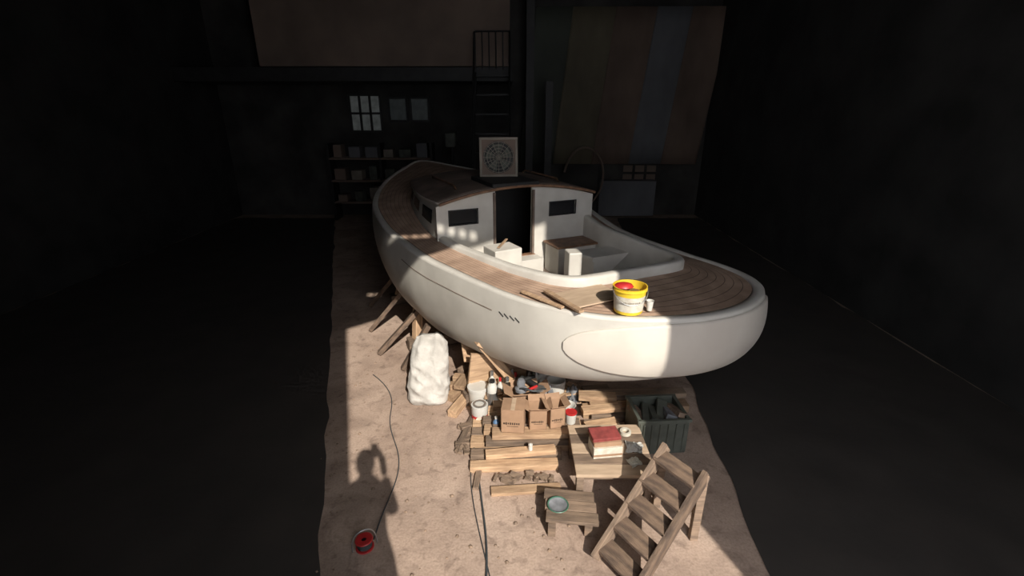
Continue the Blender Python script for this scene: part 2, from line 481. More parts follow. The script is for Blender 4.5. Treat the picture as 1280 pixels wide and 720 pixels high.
for x0, x1 in ((-.92, -.56), (.42, .81)):
    mesh('bulkhead_window', [(x0, .012, 1.755), (x1, .012, 1.755), (x1, .012, 1.93), (x0, .012, 1.93)], [(0, 1, 2, 3)], M['dark'], boat)
    tube('window_frame', [(x0, -.02, 1.755), (x1, -.02, 1.755), (x1, -.02, 1.93), (x0, -.02, 1.93)], .010, M['black'], boat, False, True)
for x in (-.345, .185): box('door_jamb', (.03, .05, .83), (x, -.015, 1.69), M['roof'], boat)
box('door_sill', (.56, .08, .03), (-.08, -.03, 1.275), M['trimwood'], boat)
box('cabin_dark_panel', (1.9, .02, 1.0), (0, 1.0, 1.5), M['black'], boat, bevel=0)  # flat black panel paints in the dark behind the open companionway
v = []; f = []; n = 90; ua = IB/NS-.004
for sg in (-1, 1):
    b0 = len(v)
    for i in range(n+1):
        u = ua+(1-ua)*i/n; c = crv(CC, u); c2 = cin(u, .05); c2.y = max(0, c2.y)
        v.append((sg*c.x, max(0, c.y), zd(1, crv(PC, u))-.03)); v.append((sg*c2.x, c2.y, R(c2.x, c2.y)+.0))
    for i in range(n): q = b0+i*2; f.append((q, q+2, q+3, q+1))
mesh('cabin_side', v, f, M['white'], boat, smooth=True, merge=.0005)
for sg in (-1, 1):
    for ya, yb in ((.22, .62), (.78, 1.15), (1.3, 1.55)):
        v = []; f = []
        us = [ua+(1-ua)*i/400 for i in range(401) if ya <= crv(CC, ua+(1-ua)*i/400).y <= yb]
        for i in range(13):
            u = us[int(i*(len(us)-1)/12)]
            c = crv(CC, u); c2 = cin(u, .05); zb = zd(1, crv(PC, u)); zt = R(c2.x, c2.y)
            for fr in (.35, .78):
                q = c.lerp(c2, fr); dn = cin(u, -.01)-c
                v.append((sg*(q.x+dn.x), q.y+dn.y, zb+(zt-zb)*fr))
        for i in range(12): f.append((i*2, i*2+2, i*2+3, i*2+1))
        mesh('side_window', v, f, M['dark'], boat)
v = []; f = []; n = 70; m_ = 24
for i in range(n+1):
    u = ua+(1-ua)*i/n
    xe = cin(u, .015).x if i < n else 0; ye = -.07 if i == 0 else max(-.03, cin(u, .015).y)
    for k in range(m_+1):
        x = xe*(-1+2*k/m_); v.append((x, ye, R(x, max(0, ye))+.012))
for i in range(n):
    for k in range(m_): q = i*(m_+1)+k; f.append((q, q+m_+1, q+m_+2, q+1))
rf = mesh('cabin_roof', v, f, [M['roof'], M['white']], boat, smooth=True); s_ = rf.modifiers.new('s', 'SOLIDIFY'); s_.thickness = .035; s_.offset = 1; s_.material_offset_rim = 1
rim = [(x, -.085, R(x, 0)+.03) for x in [-1.05+2.1*k/30 for k in range(31)]]
tube('roof_edge_trim', rim, .018, M['trimwood'], boat, False)
box('sliding_hatch', (.62, .75, .05), (-.08, .28, 2.195), M['black'], boat, bevel=.01)
for sg in (-1, 1):
    tube('grab_rail', [(sg*.72, .3, R(.72, .3)+.05), (sg*.72, .35, R(.72, .3)+.09), (sg*.72, 1.3, R(.72, 1.3)+.09), (sg*.7, 1.35, R(.7, 1.3)+.05)], .014, M['trimwood'], boat, False)
box('fore_hatch', (.5, .45, .08), (0, 2.85, 1.93), M['roof'], boat, bevel=.015)
kv = []
for (ya, yb, z, w) in ((-1.5, 3.0, .62, .11), (-1.0, 2.4, .03, .07)):
    kv += [(-w, ya+.15, z), (0, ya, z), (w, ya+.15, z), (w, yb-.4, z), (0, yb, z), (-w, yb-.4, z)]
kf = [tuple(range(6)), tuple(range(6, 12))]+[(i, (i+1) % 6, 6+(i+1) % 6, 6+i) for i in range(6)]
mesh('keel', kv, kf, M['hull'], boat)
# small curvature of the after body, applied to every full-length part
for o in list(boat.children):
    if o.location.length < 1e-6:
        if o.type == 'MESH':
            if o.name.startswith(('aft_bulkhead', 'bulkhead_window')): continue
            for vv in o.data.vertices: vv.co.x += bend(vv.co.y)
        elif o.type == 'CURVE':
            for s in o.data.splines:
                for p in s.points: p.co.x += bend(p.co.y)
# cradle
cr = empty('boat_cradle', BO, (0, 0, ANG))
for Y, hw in ((-1.15, .75), (.4, 1.25), (2.1, 1.15)):
    cx = bend(Y)
    box('cross_beam', (hw*2.3, .16, .16), (cx, Y, .10), M['woodold'], cr)
    for sg in (-1, 1):
        zt = .80 if Y < -1 else .66
        p = onhull(uY(Y), zt, sg)
        beam('bilge_post', (cx+sg*hw*1.05, Y, .17), (cx+p.x*.93, p.y, zt-.05), .1, .1, M['wood'], cr)
        box('pad', (.22, .2, .05), (cx+p.x*.92, p.y, zt-.06), M['wood'], cr, rot=(0, -sg*.7, 0))
gy = -1.02
mesh('plywood_gusset', [(-1.12, gy, .14), (-.40, gy, .14), (-.40, gy, .50), (-.80, gy, .52), (-1.06, gy, .60),
                        (-1.12, gy-.03, .14), (-.40, gy-.03, .14), (-.40, gy-.03, .50), (-.80, gy-.03, .52), (-1.06, gy-.03, .60)],
     [(0, 1, 2, 3, 4), (5, 6, 7, 8, 9), (0, 1, 6, 5), (1, 2, 7, 6), (2, 3, 8, 7), (3, 4, 9, 8), (4, 0, 5, 9)], M['wood'], cr)
box('sill_block', (.8, .16, .13), (-.76, gy, .07), M['woodold'], cr)
ci = Matrix.Translation(BO) @ Matrix.Rotation(ANG, 4, 'Z'); ci = ci.inverted()
for i, (a, b) in enumerate((((-2.05, 6.3, 0.03), (-1.45, 6.25, .74)), ((-1.75, 5.6, .03), (-1.2, 5.7, .62)), ((-2.3, 7.2, .03), (-1.6, 7.1, .85)), ((-1.35, 5.2, .03), (-1.02, 5.3, .58)))):
    beam('shore_%d' % i, ci @ Vector(a), ci @ Vector(b), .09, .06, M['wooddirty'], cr)

# ------------------------------------------------------------------ things on the boat
def bucket(name, loc, r, h, body, label=None, lidm=None, handle=True, fill=None):
    e = empty(name, loc)
    lathe('body', [(0, 0), (r*.84, 0), (r*.86, .005), (r*.97, h*.86), (r*1.03, h*.87), (r*1.03, h*.91), (r*.99, h*.92), (r*1.0, h*.985), (r*1.03, h), (r*.97, h), (r*.95, h*.9), (r*.82, .012), (0, .012)], body, e)
    if label:
        lathe('label', [(r*.875, h*.12), (r*.955, h*.70)], label, e)
        for k in range(12):
            a = -math.pi/2-.55+k*.095; hh = random.uniform(.03, .07)
            rr = r*.930
            box('label_print', (.008, .0015, h*hh), (rr*math.cos(a), rr*math.sin(a), h*.5), M['paper'], e, rot=(0, 0, a+math.pi/2), bevel=0)
    if fill:
        lathe('contents', [(0, h*.7), (r*.9, h*.7)], fill, e)
    if lidm:
        lathe('lid', [(r*1.05, h*.9), (r*1.06, h*1.01), (r*.95, h*1.03), (r*.9, h*1.0), (0, h*1.0)], lidm, e)
    if handle:
        tube('handle', [(r*1.05*math.cos(a), -r*.2-abs(math.sin(a))*r*.75, h*.9-h*.48*abs(math.sin(a))) if 0 < a < math.pi else (r*1.05*math.cos(a), 0, h*.9) for a in [math.pi*i/12 for i in range(13)]], .0035, M['metal'], e)
    return e
bk = bucket('yellow_paint_bucket', B(-.145, -2.42, 1.487), .137, .225, M['yellow'], label=M['label'], fill=M['trimwood'])
lathe('red_rag', [(0, .0), (.05, .0), (.075, .018), (.06, .04), (.03, .05), (0, .052)], M['red'], bk, (-.045, .03, .185), seg=20, sx=1.1, sy=.8)
lathe('paper_cup', [(0, 0), (.022, 0), (.03, .085), (.033, .087), (.029, .085), (.021, .004), (0, .004)], M['plastic'], None, B(.02, -2.49, 1.487))
cupx = empty('plywood_offcut', B(-.34, -2.05, 1.507), (0, 0, ANG+.05))
box('sheet', (.54, .36, .014), (.05, 0, 0), M['ply'], cupx, bevel=.002)
box('batten', (.05, .54, .022), (-.24, -.02, .016), M['wood'], cupx, rot=(0, 0, .03), bevel=.003)
box('deck_slat', (.04, .5, .02), B(-.70, -1.93, 1.50), M['wood'], rot=(0, 0, ANG+.30))
fan = empty('box_fan', B(-.06, .50, 2.225), (-.10, 0, ANG-.35))
S = .46
for a in ((-S/2, 0, S/2, .03, S), (S/2, 0, S/2, .03, S)): box('frame_side', (a[3], .11, a[4]), a[:3], M['paper'], fan)
for z in (.0, S): box('frame_edge', (S+.03, .11, .03), (0, 0, z), M['paper'], fan)
def face_with_hole(name, S, r, y, m, par):
    n = 48; v = []; f = []
    for i in range(n):
        a = 2*math.pi*i/n; c, s = math.cos(a), math.sin(a); k = (S/2)/max(abs(c), abs(s))
        v += [(r*c, y, S/2+r*s), (k*c, y, S/2+k*s)]
    for i in range(n): f.append((2*i, 2*i+1, (2*i+3) % (2*n), (2*i+2) % (2*n)))
    mesh(name, v, f, m, par)
face_with_hole('front_plate', S, S*.43, -.05, M['fascia'], fan)
for rr in (.19, .15, .11, .07, .03):
    tube('grille_ring', [(rr*math.cos(2*math.pi*i/24), -.055, S/2+rr*math.sin(2*math.pi*i/24)) for i in range(24)], .003, M['paper'], fan, True, True)
for i in range(8):
    a = math.pi*i/8; tube('grille_bar', [(-.2*math.cos(a), -.055, S/2-.2*math.sin(a)), (.2*math.cos(a), -.055, S/2+.2*math.sin(a))], .0025, M['paper'], fan, False)
for i in range(5):
    a = 2*math.pi*i/5
    mesh('blade', [(0, 0, S/2), (.18*math.cos(a), -.03, S/2+.18*math.sin(a)), (.18*math.cos(a+.8), .02, S/2+.18*math.sin(a+.8))], [(0, 1, 2)], M['crate'], fan)
box('back_plate', (S, .01, S), (0, .05, S/2), M['steel'], fan, bevel=0)
beam('wooden_slat', B(-.55, -.62, 1.605), B(-.33, -.35, 1.612), .03, .015, M['wood'])

# ------------------------------------------------------------------ sack
def sack(name, loc, w, d, h, lean):
    v = []; f = []; seg = 72; rings = 56
    for j in range(rings+1):
        t = j/rings
        rw = w/2*(1.02+.10*math.sin(t*3.0))*(1-.26*t); rd = d/2*(1.0+.12*math.sin(t*3))*(1-.5*t*t)
        if t < .06: rw *= .88+t*2; rd *= .88+t*2
        if t > .9: rd *= 1-(t-.9)*7.5
        for i in range(seg):
            a = 2*math.pi*i/seg; c, s = math.cos(a), math.sin(a)
            x = rw*math.copysign(abs(c)**.7, c); y = rd*math.copysign(abs(s)**.8, s); z = h*t
            rg = 1-abs(noise.noise(Vector((x*6+z*3, y*6, z*5+3))))*2
            nz = noise.noise(Vector((x*5, y*5, z*4+3)))*.06+rg*.05+noise.noise(Vector((x*17, y*17, z*12)))*.03
            z2 = z+(noise.noise(Vector((x*9, 1, 0)))*.10-.10*(x/w+.2) if t > .6 else 0)*(t-.6)*2.5
            v.append((x*(1+nz*2)+lean[0]*t*t, y*(1+nz*3.5)+lean[1]*t*t, z2))
    for j in range(rings):
        for i in range(seg): f.append((j*seg+i, j*seg+(i+1) % seg, (j+1)*seg+(i+1) % seg, (j+1)*seg+i))
    f.append(tuple(range(seg))); f.append(tuple(rings*seg+i for i in range(seg)))
    return mesh(name, v, f, M['sack'], None, loc, (0, 0, .15), True)
sack('woven_sack', (-.93, 4.60, .0), .42, .30, .74, (.07, .12))

# ------------------------------------------------------------------ floor pile
def plank(par, x, y, z, l, w, h, ang, m='wood', tilt=0):
    box('board', (l, w, h), (x, y, z+h/2), M[m], par, rot=(0, tilt, ang), bevel=.003)
pile = empty('lumber_stack')
for a in [
    (.02, 3.50, .0, .80, .10, .06, .05, 'wood'), (.04, 3.64, .0, .85, .10, .07, .02, 'woodold'), (.10, 3.80, .0, 1.0, .12, .07, -.03, 'wood'),
    (.2, 3.95, .0, 1.2, .12, .07, .02, 'woodold'), (.15, 4.10, .0, 1.1, .14, .07, 0, 'wood'), (.1, 4.28, 0, 1.0, .13, .07, .04, 'woodold'),
    (.08, 3.60, .07, .65, .09, .05, .12, 'wood'), (.2, 3.76, .07, .9, .10, .06, .03, 'woodold'), (.2, 3.90, .07, .95, .12, .06, -.02, 'wood'),
    (.18, 4.06, .07, .95, .12, .06, .03, 'woodold'), (.2, 4.22, .07, .9, .12, .06, 0, 'wood'),
    (.22, 3.80, .13, .82, .13, .05, .03, 'wood'), (.24, 3.95, .13, .85, .13, .05, -.02, 'woodold'), (.24, 4.10, .13, .8, .13, .05, .0, 'wood'), (.2, 4.25, .13, .8, .12, .05, .02, 'wood')]:
    plank(pile, *a)
pile2 = empty('lumber_stack')
for a in [
    (1.3, 4.24, .0, .95, .12, .08, .02, 'woodold'), (1.35, 4.40, .0, 1.1, .14, .08, .03, 'wood'), (1.3, 4.58, .0, 1.1, .14, .1, .0, 'wood'),
    (1.3, 4.30, .08, .95, .12, .06, .03, 'wood'), (1.35, 4.5, .1, 1.1, .13, .06, .05, 'woodold')]:
    plank(pile2, *a)
pile4 = empty('plank_row')
for a in [(.92, 3.95, 0, .36, .10, .05, .05, 'wood'), (.92, 4.08, 0, .36, .11, .07, .05, 'woodold'), (.90, 4.02, .07, .34, .12, .04, .25, 'wood'), (.95, 4.55, 0, .3, .3, .12, .1, 'woodold'), (.9, 4.30, 0, .3, .14, .10, .0, 'wood'), (.92, 4.2, .12, .4, .1, .05, .15, 'wood'), (.92, 4.42, .12, .4, .12, .06, -.1, 'wood')]:
    plank(pile4, *a)
pile3 = empty('timber_offcuts')
for a in [(-.57, 4.42, 0, .36, .1, .08, 1.2, 'wood'), (-.50, 4.95, 0, .4, .12, .1, .4, 'wood'), (-.52, 4.80, .1, .32, .09, .07, -.2, 'wood'), (-.50, 4.98, .1, .3, .12, .12, .9, 'woodold'),
          (-.46, 3.98, 0, .5, .06, .05, 1.35, 'woodold'), (-.60, 4.66, 0, .30, .10, .10, .9, 'wood'), (-.58, 4.68, .1, .26, .09, .07, .3, 'wood'), (-.55, 4.64, .17, .26, .12, .05, 1.3, 'wood')]:
    plank(pile3, *a)
plank(pile3, -.42, 4.88, .22, .38, .16, .02, 1.0, 'wood', -.5)
box('scrap', (.3, .26, .02), (-.44, 4.92, .42), M['wood'], pile3, rot=(.7, .3, .5))
box('chock', (.22, .2, .2), (-.20, 4.93, .1), M['woodold'], pile3, rot=(0, 0, .3))
# heaps of small scraps, each one object
def heap(name, n, xr, yr, pk, m, big=1.0):
    v = []; f = []
    for k in range(n):
        cx_, cy_ = random.uniform(*xr), random.uniform(*yr)
        cz_ = .02+random.random()*pk
        L3 = Vector((random.uniform(.05, .2)*big, random.uniform(.02, .06), random.uniform(.012, .04)))
        Rm = Euler((random.uniform(-.25, .25), random.uniform(-.3, .3) if pk > .05 else 0, random.uniform(0, 3.1))).to_matrix()
        b0 = len(v)
        for c in [(-1,-1,-1),(1,-1,-1),(1,1,-1),(-1,1,-1),(-1,-1,1),(1,-1,1),(1,1,1),(-1,1,1)]:
            p = Rm @ Vector((c[0]*L3.x/2, c[1]*L3.y/2, c[2]*L3.z/2)); v.append((cx_+p.x, cy_+p.y, max(.001, cz_+p.z)))
        f += [tuple(b0+q for q in t) for t in [(0,1,2,3),(4,5,6,7),(0,1,5,4),(1,2,6,5),(2,3,7,6),(3,0,4,7)]]
    mesh(name, v, f, M[m])
heap('scrap_wood_heap', 60, (-.45, .72), (4.42, 4.78), .18, 'wood')
heap('scrap_wood_heap', 22, (-.50, -.42), (3.6, 4.1), .02, 'woodold', .7)
heap('scrap_wood_heap', 18, (-.20, .35), (3.30, 3.40), .02, 'woodold', .6)

def carton(name, loc, w, d, h, rot, marks=True, open_=True):
    e = empty(name, loc, (0, 0, rot)); t = .006
    box('bottom', (w, d, t), (0, 0, t/2), M['card'], e, bevel=0)
    for sx in (-1, 1): box('wall_panel', (t, d, h), (sx*(w/2-t/2), 0, h/2), M['card'], e, bevel=0)
    for sy in (-1, 1): box('wall_panel', (w, t, h), (0, sy*(d/2-t/2), h/2), M['card'], e, bevel=0)
    if open_:
        for sx in (-1, 1): box('flap', (w*.42, d, t*.6), (sx*(w/2+w*.16), 0, h+w*.10), M['card'], e, rot=(0, -sx*.6, 0), bevel=0)
        for sy in (-1, 1): box('flap', (w, d*.35, t*.6), (0, sy*(d/2+d*.10), h+d*.12), M['card'], e, rot=(sy*.8, 0, 0), bevel=0)
    else:
        for sx in (-1, 1): box('lid_flap', (w*.498, d, t), (sx*w*.25, 0, h+t/2), M['card'], e, rot=(0, sx*.03, 0), bevel=0)
        box('tape', (.04, d*1.01, t*.4), (0, 0, h+t*1.3), M['ply'], e, bevel=0)
    if marks:
        for k in range(7):
            box('print_mark', (w*.06, .001, h*random.uniform(.07, .12)), (-w*.27+k*w*.09, -d/2-.001, h*.42), M['print'], e, bevel=0)
        lathe('print_logo', [(0, 0), (w*.05, 0)], M['print'], e, (-w*.36, -d/2-.0015, h*.42), (math.pi/2, 0, 0), seg=12)
        box('print_line', (w*.5, .001, h*.02), (0, -d/2-.001, h*.3), M['print'], e, bevel=0)
    return e
carton('cardboard_box', (.015, 3.86, .182), .22, .20, .25, -.10, open_=False)
carton('cardboard_box', (.245, 3.90, .182), .165, .18, .21, .05)
carton('cardboard_box', (.42, 3.92, .182), .15, .17, .22, .22)
carton('cardboard_box', (.14, 4.17, .182), .28, .20, .20, .15, marks=False)

# containers
bucket('white_bucket', (-.30, 4.72, 0), .11, .2, M['plastic'])
bucket('white_bucket', (-.37, 4.48, 0), .11, .24, M['plastic'], lidm=M['plastic'], handle=False)
pc = empty('paint_can', (-.335, 4.20, 0))
lathe('can', [(0, 0), (.082, 0), (.085, .004), (.085, .2), (.088, .203), (.082, .206), (.075, .2), (0, .2)], M['plastic'], pc)
lathe('label_band', [(.0862, .03), (.0862, .10)], M['red'], pc)
lathe('label_disc', [(0, 0), (.035, 0)], M['label'], pc, (0, -.0885, .07), (math.pi/2, 0, 0))
lathe('lid_ring', [(.05, .205), (.07, .205), (.07, .212), (.05, .212)], M['metal'], pc)
tube('bail', [(-.088, 0, .17), (-.08, -.03, .10), (0, -.1, .05), (.08, -.03, .10), (.088, 0, .17)], .003, M['metal'], pc)
pc2 = empty('fuel_canister', (-.21, 4.38, .0))
lathe('can', [(0, 0), (.055, 0), (.055, .30), (.04, .33), (.025, .335), (.025, .36), (0, .36)], M['plastic'], pc2)
lathe('cap', [(0, .355), (.03, .355), (.03, .38), (0, .382)], M['black'], pc2)
lathe('label_band', [(.0565, .08), (.0565, .24)], M['metal'], pc2)
def bottle(loc, r, h, bm_, cm, name='solvent_bottle'):
    e = empty(name, loc)
    lathe('bottle', [(0, 0), (r*.9, 0), (r, .008), (r, h*.62), (r*.75, h*.74), (r*.35, h*.82), (r*.35, h*.9)], bm_, e, seg=20)
    lathe('cap', [(r*.42, h*.87), (r*.42, h), (0, h)], cm, e, seg=16)
    lathe('label_band', [(r*1.02, h*.2), (r*1.02, h*.5)], M['label'], e, seg=20)
bottle((-.155, 3.93, .072), .035, .17, M['blue'], M['plastic'])
bottle((-.13, 4.55, .0), .035, .3, M['plastic'], M['red'])
bottle((-.07, 4.66, .0), .04, .34, M['plastic'], M['blue'])
bottle((-.05, 4.50, .0), .045, .34, M['label'], M['metal'])
bottle((.04, 4.56, .0), .035, .36, M['metal'], M['red'])
bottle((.20, 4.50, .0), .045, .36, M['plastic'], M['plastic'])
bottle((-.22, 4.56, .0), .045, .38, M['plastic'], M['metal'])
bucket('small_bucket', (.575, 3.93, .182), .055, .12, M['plastic'], lidm=M['red'], handle=False)
bucket('white_bucket', (.48, 4.52, 0), .10, .30, M['plastic'], handle=False)
tl = empty('orbital_sander', (.09, 4.17, .388), (0, 0, .7))
lathe('body', [(0, 0), (.06, 0), (.062, .03), (.04, .05), (.045, .10), (.03, .13), (0, .135)], M['ragc'], tl, seg=20)
tube('grip', [(0, 0, .1), (.1, 0, .11), (.18, 0, .09)], .02, M['black'], tl)
tl2 = empty('angle_grinder', (.25, 4.20, .42), (0, .1, 2.4))
tube('motor_body', [(0, 0, 0), (.08, 0, .02), (.2, 0, .03)], .03, M['steel'], tl2)
lathe('disc_guard', [(0, 0), (.06, 0), (.06, .02), (0, .03)], M['metal'], tl2, (-.03, 0, -.03), seg=20)
tube('side_handle', [(0, 0, 0), (0, .11, .01)], .015, M['red'], tl2, False)
def rag(name, loc, s, m, seed=0, hgt=.08):
    v = []; f = []; n = 24
    for j in range(n+1):
        for i in range(n+1):
            x = (i/n-.5); y = (j/n-.5); r = math.hypot(x, y)
            z = max(0, hgt*(1-r*1.7))+abs(noise.noise(Vector((x*5+seed, y*5, seed))))*hgt*.9+abs(noise.noise(Vector((x*13+seed, y*13, seed))))*hgt*.35
            q = 1+.3*noise.noise(Vector((x*3, y*3, seed+5)))
            v.append((x*s*q, y*s*q, z))
    for j in range(n):
        for i in range(n): f.append((j*(n+1)+i, j*(n+1)+i+1, (j+1)*(n+1)+i+1, (j+1)*(n+1)+i))
    o = mesh(name, v, f, m, None, loc, (0, 0, seed), True); o.modifiers.new('s', 'SOLIDIFY').thickness = .004
rag('plastic_bag', (.32, 4.68, .0), .28, M['plastic'], 1.3, .30)
rag('work_rag', (.39, 4.24, .182), .15, M['ragc'], 4.2, .14)
rag('plastic_bag', (-.03, 4.82, .0), .24, M['plastic'], 3.3, .36)
rag('work_rag', (.68, 4.55, .0), .18, M['ragc'], 2.1, .16)
lathe('enamel_bowl', [(0, 0), (.04, 0), (.085, .05), (.09, .05), (.045, -.004), (0, -.004)], M['plastic'], None, (.56, 4.14, .186))
tube('air_hose', [(.0, 4.3, .25), (.08, 4.08, .52), (.22, 3.98, .45), (.32, 4.1, .5), (.4, 4.25, .30), (.3, 4.4, .2)], .009, M['cable'])
lathe('candle_stub', [(0, 0), (.02, 0), (.02, .06), (.008, .065), (0, .075)], M['plastic'], None, (.17, 3.60, .122), seg=14)

# low work table with red box
wt = empty('low_worktable', (0, 0, 0))
for i in range(5): box('top_board', (.66, .125, .03), (.85, 3.14+i*.132, .285), M['woodold'] if i % 2 else M['ply'], wt, rot=(0, 0, .02*(i-2)*.3), bevel=.003)
for x in (.56, 1.13):
    for y in (3.14, 3.64): box('leg', (.06, .06, .27), (x, y, .135), M['woodold'], wt)
for y in (3.14, 3.64): box('apron', (.55, .03, .06), (.85, y, .24), M['woodold'], wt)
rb = empty('sandpaper_box', (.80, 3.36, .302), (0, 0, .12))
box('carton_body', (.25, .17, .10), (0, 0, .05), M['label'], rb, bevel=.003)
box('brick_pack', (.24, .15, .04), (0, .01, .12), M['card'], rb, bevel=.003)
box('red_lid', (.25, .15, .035), (-.005, .03, .158), M['maroon'], rb, rot=(.08, .03, .05), bevel=.005)
box('stripe', (.252, .002, .02), (0, -.086, .03), M['card'], rb, bevel=0)
rag('paper_scrap', (1.06, 3.40, .303), .14, M['plastic'], 6.1, .03)
rag('paper_scrap', (1.02, 3.22, .303), .10, M['label'], 5.1, .02)
lathe('tape_roll', [(.03, 0), (.05, 0), (.05, .03), (.03, .03), (.03, 0)], M['label'], None, (1.03, 3.6, .303))
ct = empty('plastic_crate', (1.40, 3.90, 0), (0, 0, .06))
W, D_, Hh = .46, .40, .36
for sx in (-1, 1):
    box('side_wall', (.02, D_, Hh), (sx*W/2, 0, Hh/2), M['crate'], ct)
for sy in (-1, 1):
    box('end_wall', (W, .02, Hh), (0, sy*D_/2, Hh/2), M['crate'], ct)
    box('rim', (W+.05, .035, .03), (0, sy*D_/2, Hh), M['crate'], ct)
    for k in range(6): box('rib', (.015, .02, Hh*.85), (-W/2+W*(k+.5)/6, sy*(D_/2+.012), Hh/2), M['crate'], ct)
for sx in (-1, 1): box('rim', (.035, D_, .03), (sx*W/2, 0, Hh), M['crate'], ct)
box('base', (W, D_, .02), (0, 0, .01), M['crate'], ct)
for k in range(6): box('contents', (.1, .3, .05), (-.17+k*.07, 0, Hh-.08+.01*k), random.choice([M['s3'], M['woodold'], M['ragc'], M['crate']]), ct, rot=(random.uniform(-.3, .3), .3, random.uniform(-.4, .4)))

# wooden steps bottom right
sp = empty('wooden_steps')
A0 = Vector((.60, 2.54, 0)); A1 = Vector((1.20, 3.04, .62)); off = Vector((.20, -.30, 0))
for k, o_ in enumerate((Vector((0, 0, 0)), off)):
    beam('stringer_%d' % k, A0+o_+Vector((0, 0, .03)), A1+o_, .035, .13, M['woodold'] if k == 0 else M['wooddirty'], sp)
for k in range(5):
    p = A0.lerp(A1, (k+.6)/5.2)+off/2+Vector((0, 0, .03))
    d = off.normalized()
    box('tread_%d' % k, (off.length, .15, .028), p, M['wooddirty'], sp, rot=(0, 0, math.atan2(d.y, d.x)), bevel=.003)
for o_ in (Vector((0, 0, 0)), off):
    q = A1+o_; box('rear_leg', (.06, .05, .62), (q.x-.02, q.y, .31), M['woodold'], sp)
beam('brace', A1+Vector((-.02, 0, -.35)), A1+off+Vector((-.02, 0, -.35)), .03, .07, M['wood'], sp)
bn = empty('plank_bench')
for i in range(3): box('bench_board', (.40, .10, .03), (.46, 2.80+i*.11, .14), M['woodold'], bn, rot=(0, 0, -.12), bevel=.003)
for x in (.32, .60): box('bench_support', (.06, .30, .12), (x, 2.90, .06), M['woodold'], bn, rot=(0, 0, -.12))
pe = empty('enamel_plate', (.36, 2.90, .16))
lathe('dish', [(0, 0), (.055, 0), (.075, .012)], M['ragc'], pe)
lathe('rim', [(.073, .012), (.082, .016), (.085, .012), (.06, -.004), (0, -.004)], M['green'], pe)
for (x, y, l, w, a, m) in [(.12, 3.22, .6, .09, .08, 'wood'), (-.3, 3.40, .35, .05, 1.5, 'woodold')]:
    box('loose_plank', (l, w, .03), (x, y, .016), M[m], None, rot=(0, 0, a), bevel=.003)
rl = empty('cable_reel', (-1.10, 2.66, .0), (0, 0, .5))
lathe('flange_a', [(0, 0), (.065, 0), (.068, .006), (.065, .012), (0, .012)], M['red'], rl, (0, 0, 0), seg=24)
lathe('drum', [(.035, .012), (.035, .07)], M['black'], rl, seg=20)
for k in range(4): lathe('cable_turn', [(.045, .02+k*.012), (.055, .02+k*.012), (.055, .03+k*.012), (.045, .03+k*.012)], M['cable'], rl, seg=24)
lathe('flange_b', [(.02, .072), (.06, .072), (.066, .078), (.06, .084), (.02, .084)], M['red'], rl, seg=24)
tube('carry_frame', [(-.09, 0, .0), (-.09, 0, .12), (-.04, 0, .17), (.04, 0, .17), (.09, 0, .12), (.09, 0, .0)], .005, M['metal'], rl)
tube('power_cable', [(-1.05, 2.72, .01), (-1.05, 3.0, .01), (-1.0, 3.3, .01), (-1.05, 3.7, .01), (-1.35, 4.2, .01), (-1.3, 4.7, .01), (-1.7, 5.1, .01)], .005, M['cable'])
tube('power_cable', [(-.18, 2.2, .01), (-.17, 2.6, .01), (-.24, 3.0, .01), (-.28, 3.3, .01), (-.38, 3.8, .01), (-.40, 4.05, .02)], .008, M['cable'])
tube('power_cable', [(-.1, 2.2, .01), (-.25, 2.8, .01), (-.42, 3.3, .01), (-.36, 3.7, .01)], .004, M['cable'])
v = []; f = []
for k in range(420):
    x = random.uniform(-1.9, 1.2); y = random.uniform(2.2, 6.4); s = random.uniform(.003, .011)*random.choice([1, 1, 1.6])
    b0 = len(v); a = random.random()*6
    for (dx, dy, dz) in ((-1, -1, 0), (1, -.8, 0), (.9, 1, 0), (-1, .9, 0), (0, 0, .9)):
        v.append((x+s*(dx*math.cos(a)-dy*math.sin(a)), y+s*(dx*math.sin(a)+dy*math.cos(a)), .0005+s*dz))
    f += [(b0, b0+1, b0+4), (b0+1, b0+2, b0+4), (b0+2, b0+3, b0+4), (b0+3, b0, b0+4), (b0, b0+1, b0+2, b0+3)]
mesh('floor_debris', v, f, M['woodold'])

# ------------------------------------------------------------------ photographer on a platform (casts the shadow bottom-left)
PZ = 1.34
pf = empty('viewing_platform')
for i in range(7): box('deck_board', (1.5, .14, .04), (.15, -.82+i*.15, PZ-.02), M['woodold'], pf)
for x in (-.5, .8):
    for y in (-.8, .05): box('post', (.09, .09, PZ-.04), (x, y, (PZ-.04)/2), M['woodold'], pf)
ph = empty('photographer', (-.07, -.36, PZ))
def skin(name, pts, edges, rad, m, par, root=0, sub=2):
    me = bpy.data.meshes.new(name); me.from_pydata(pts, edges, [])
    o = bpy.data.objects.new(name, me); scene.collection.objects.link(o); o.parent = par
    me.materials.append(m)
    sm = o.modifiers.new('skin', 'SKIN'); sm.use_smooth_shade = True
    for i, r in enumerate(rad):
        rr = r if isinstance(r, tuple) else (r, r)
        me.skin_vertices[0].data[i].radius = rr; me.skin_vertices[0].data[i].use_root = (i == root)
    s = o.modifiers.new('sub', 'SUBSURF'); s.levels = sub; s.render_levels = sub
    return o
bp = [(0, 0, .92), (0, .0, 1.05), (0, 0, 1.22), (0, -.01, 1.38), (0, .01, 1.48), (0, .02, 1.55),
      (-.10, 0, .86), (-.12, .02, .48), (-.12, -.01, .09), (-.13, .10, .04),
      (.10, 0, .86), (.12, .02, .48), (.12, -.01, .09), (.13, .10, .04),
      (-.16, 0, 1.40), (-.17, .12, 1.15), (-.08, .27, 1.34), (.16, 0, 1.40), (.17, .12, 1.15), (.08, .27, 1.34)]
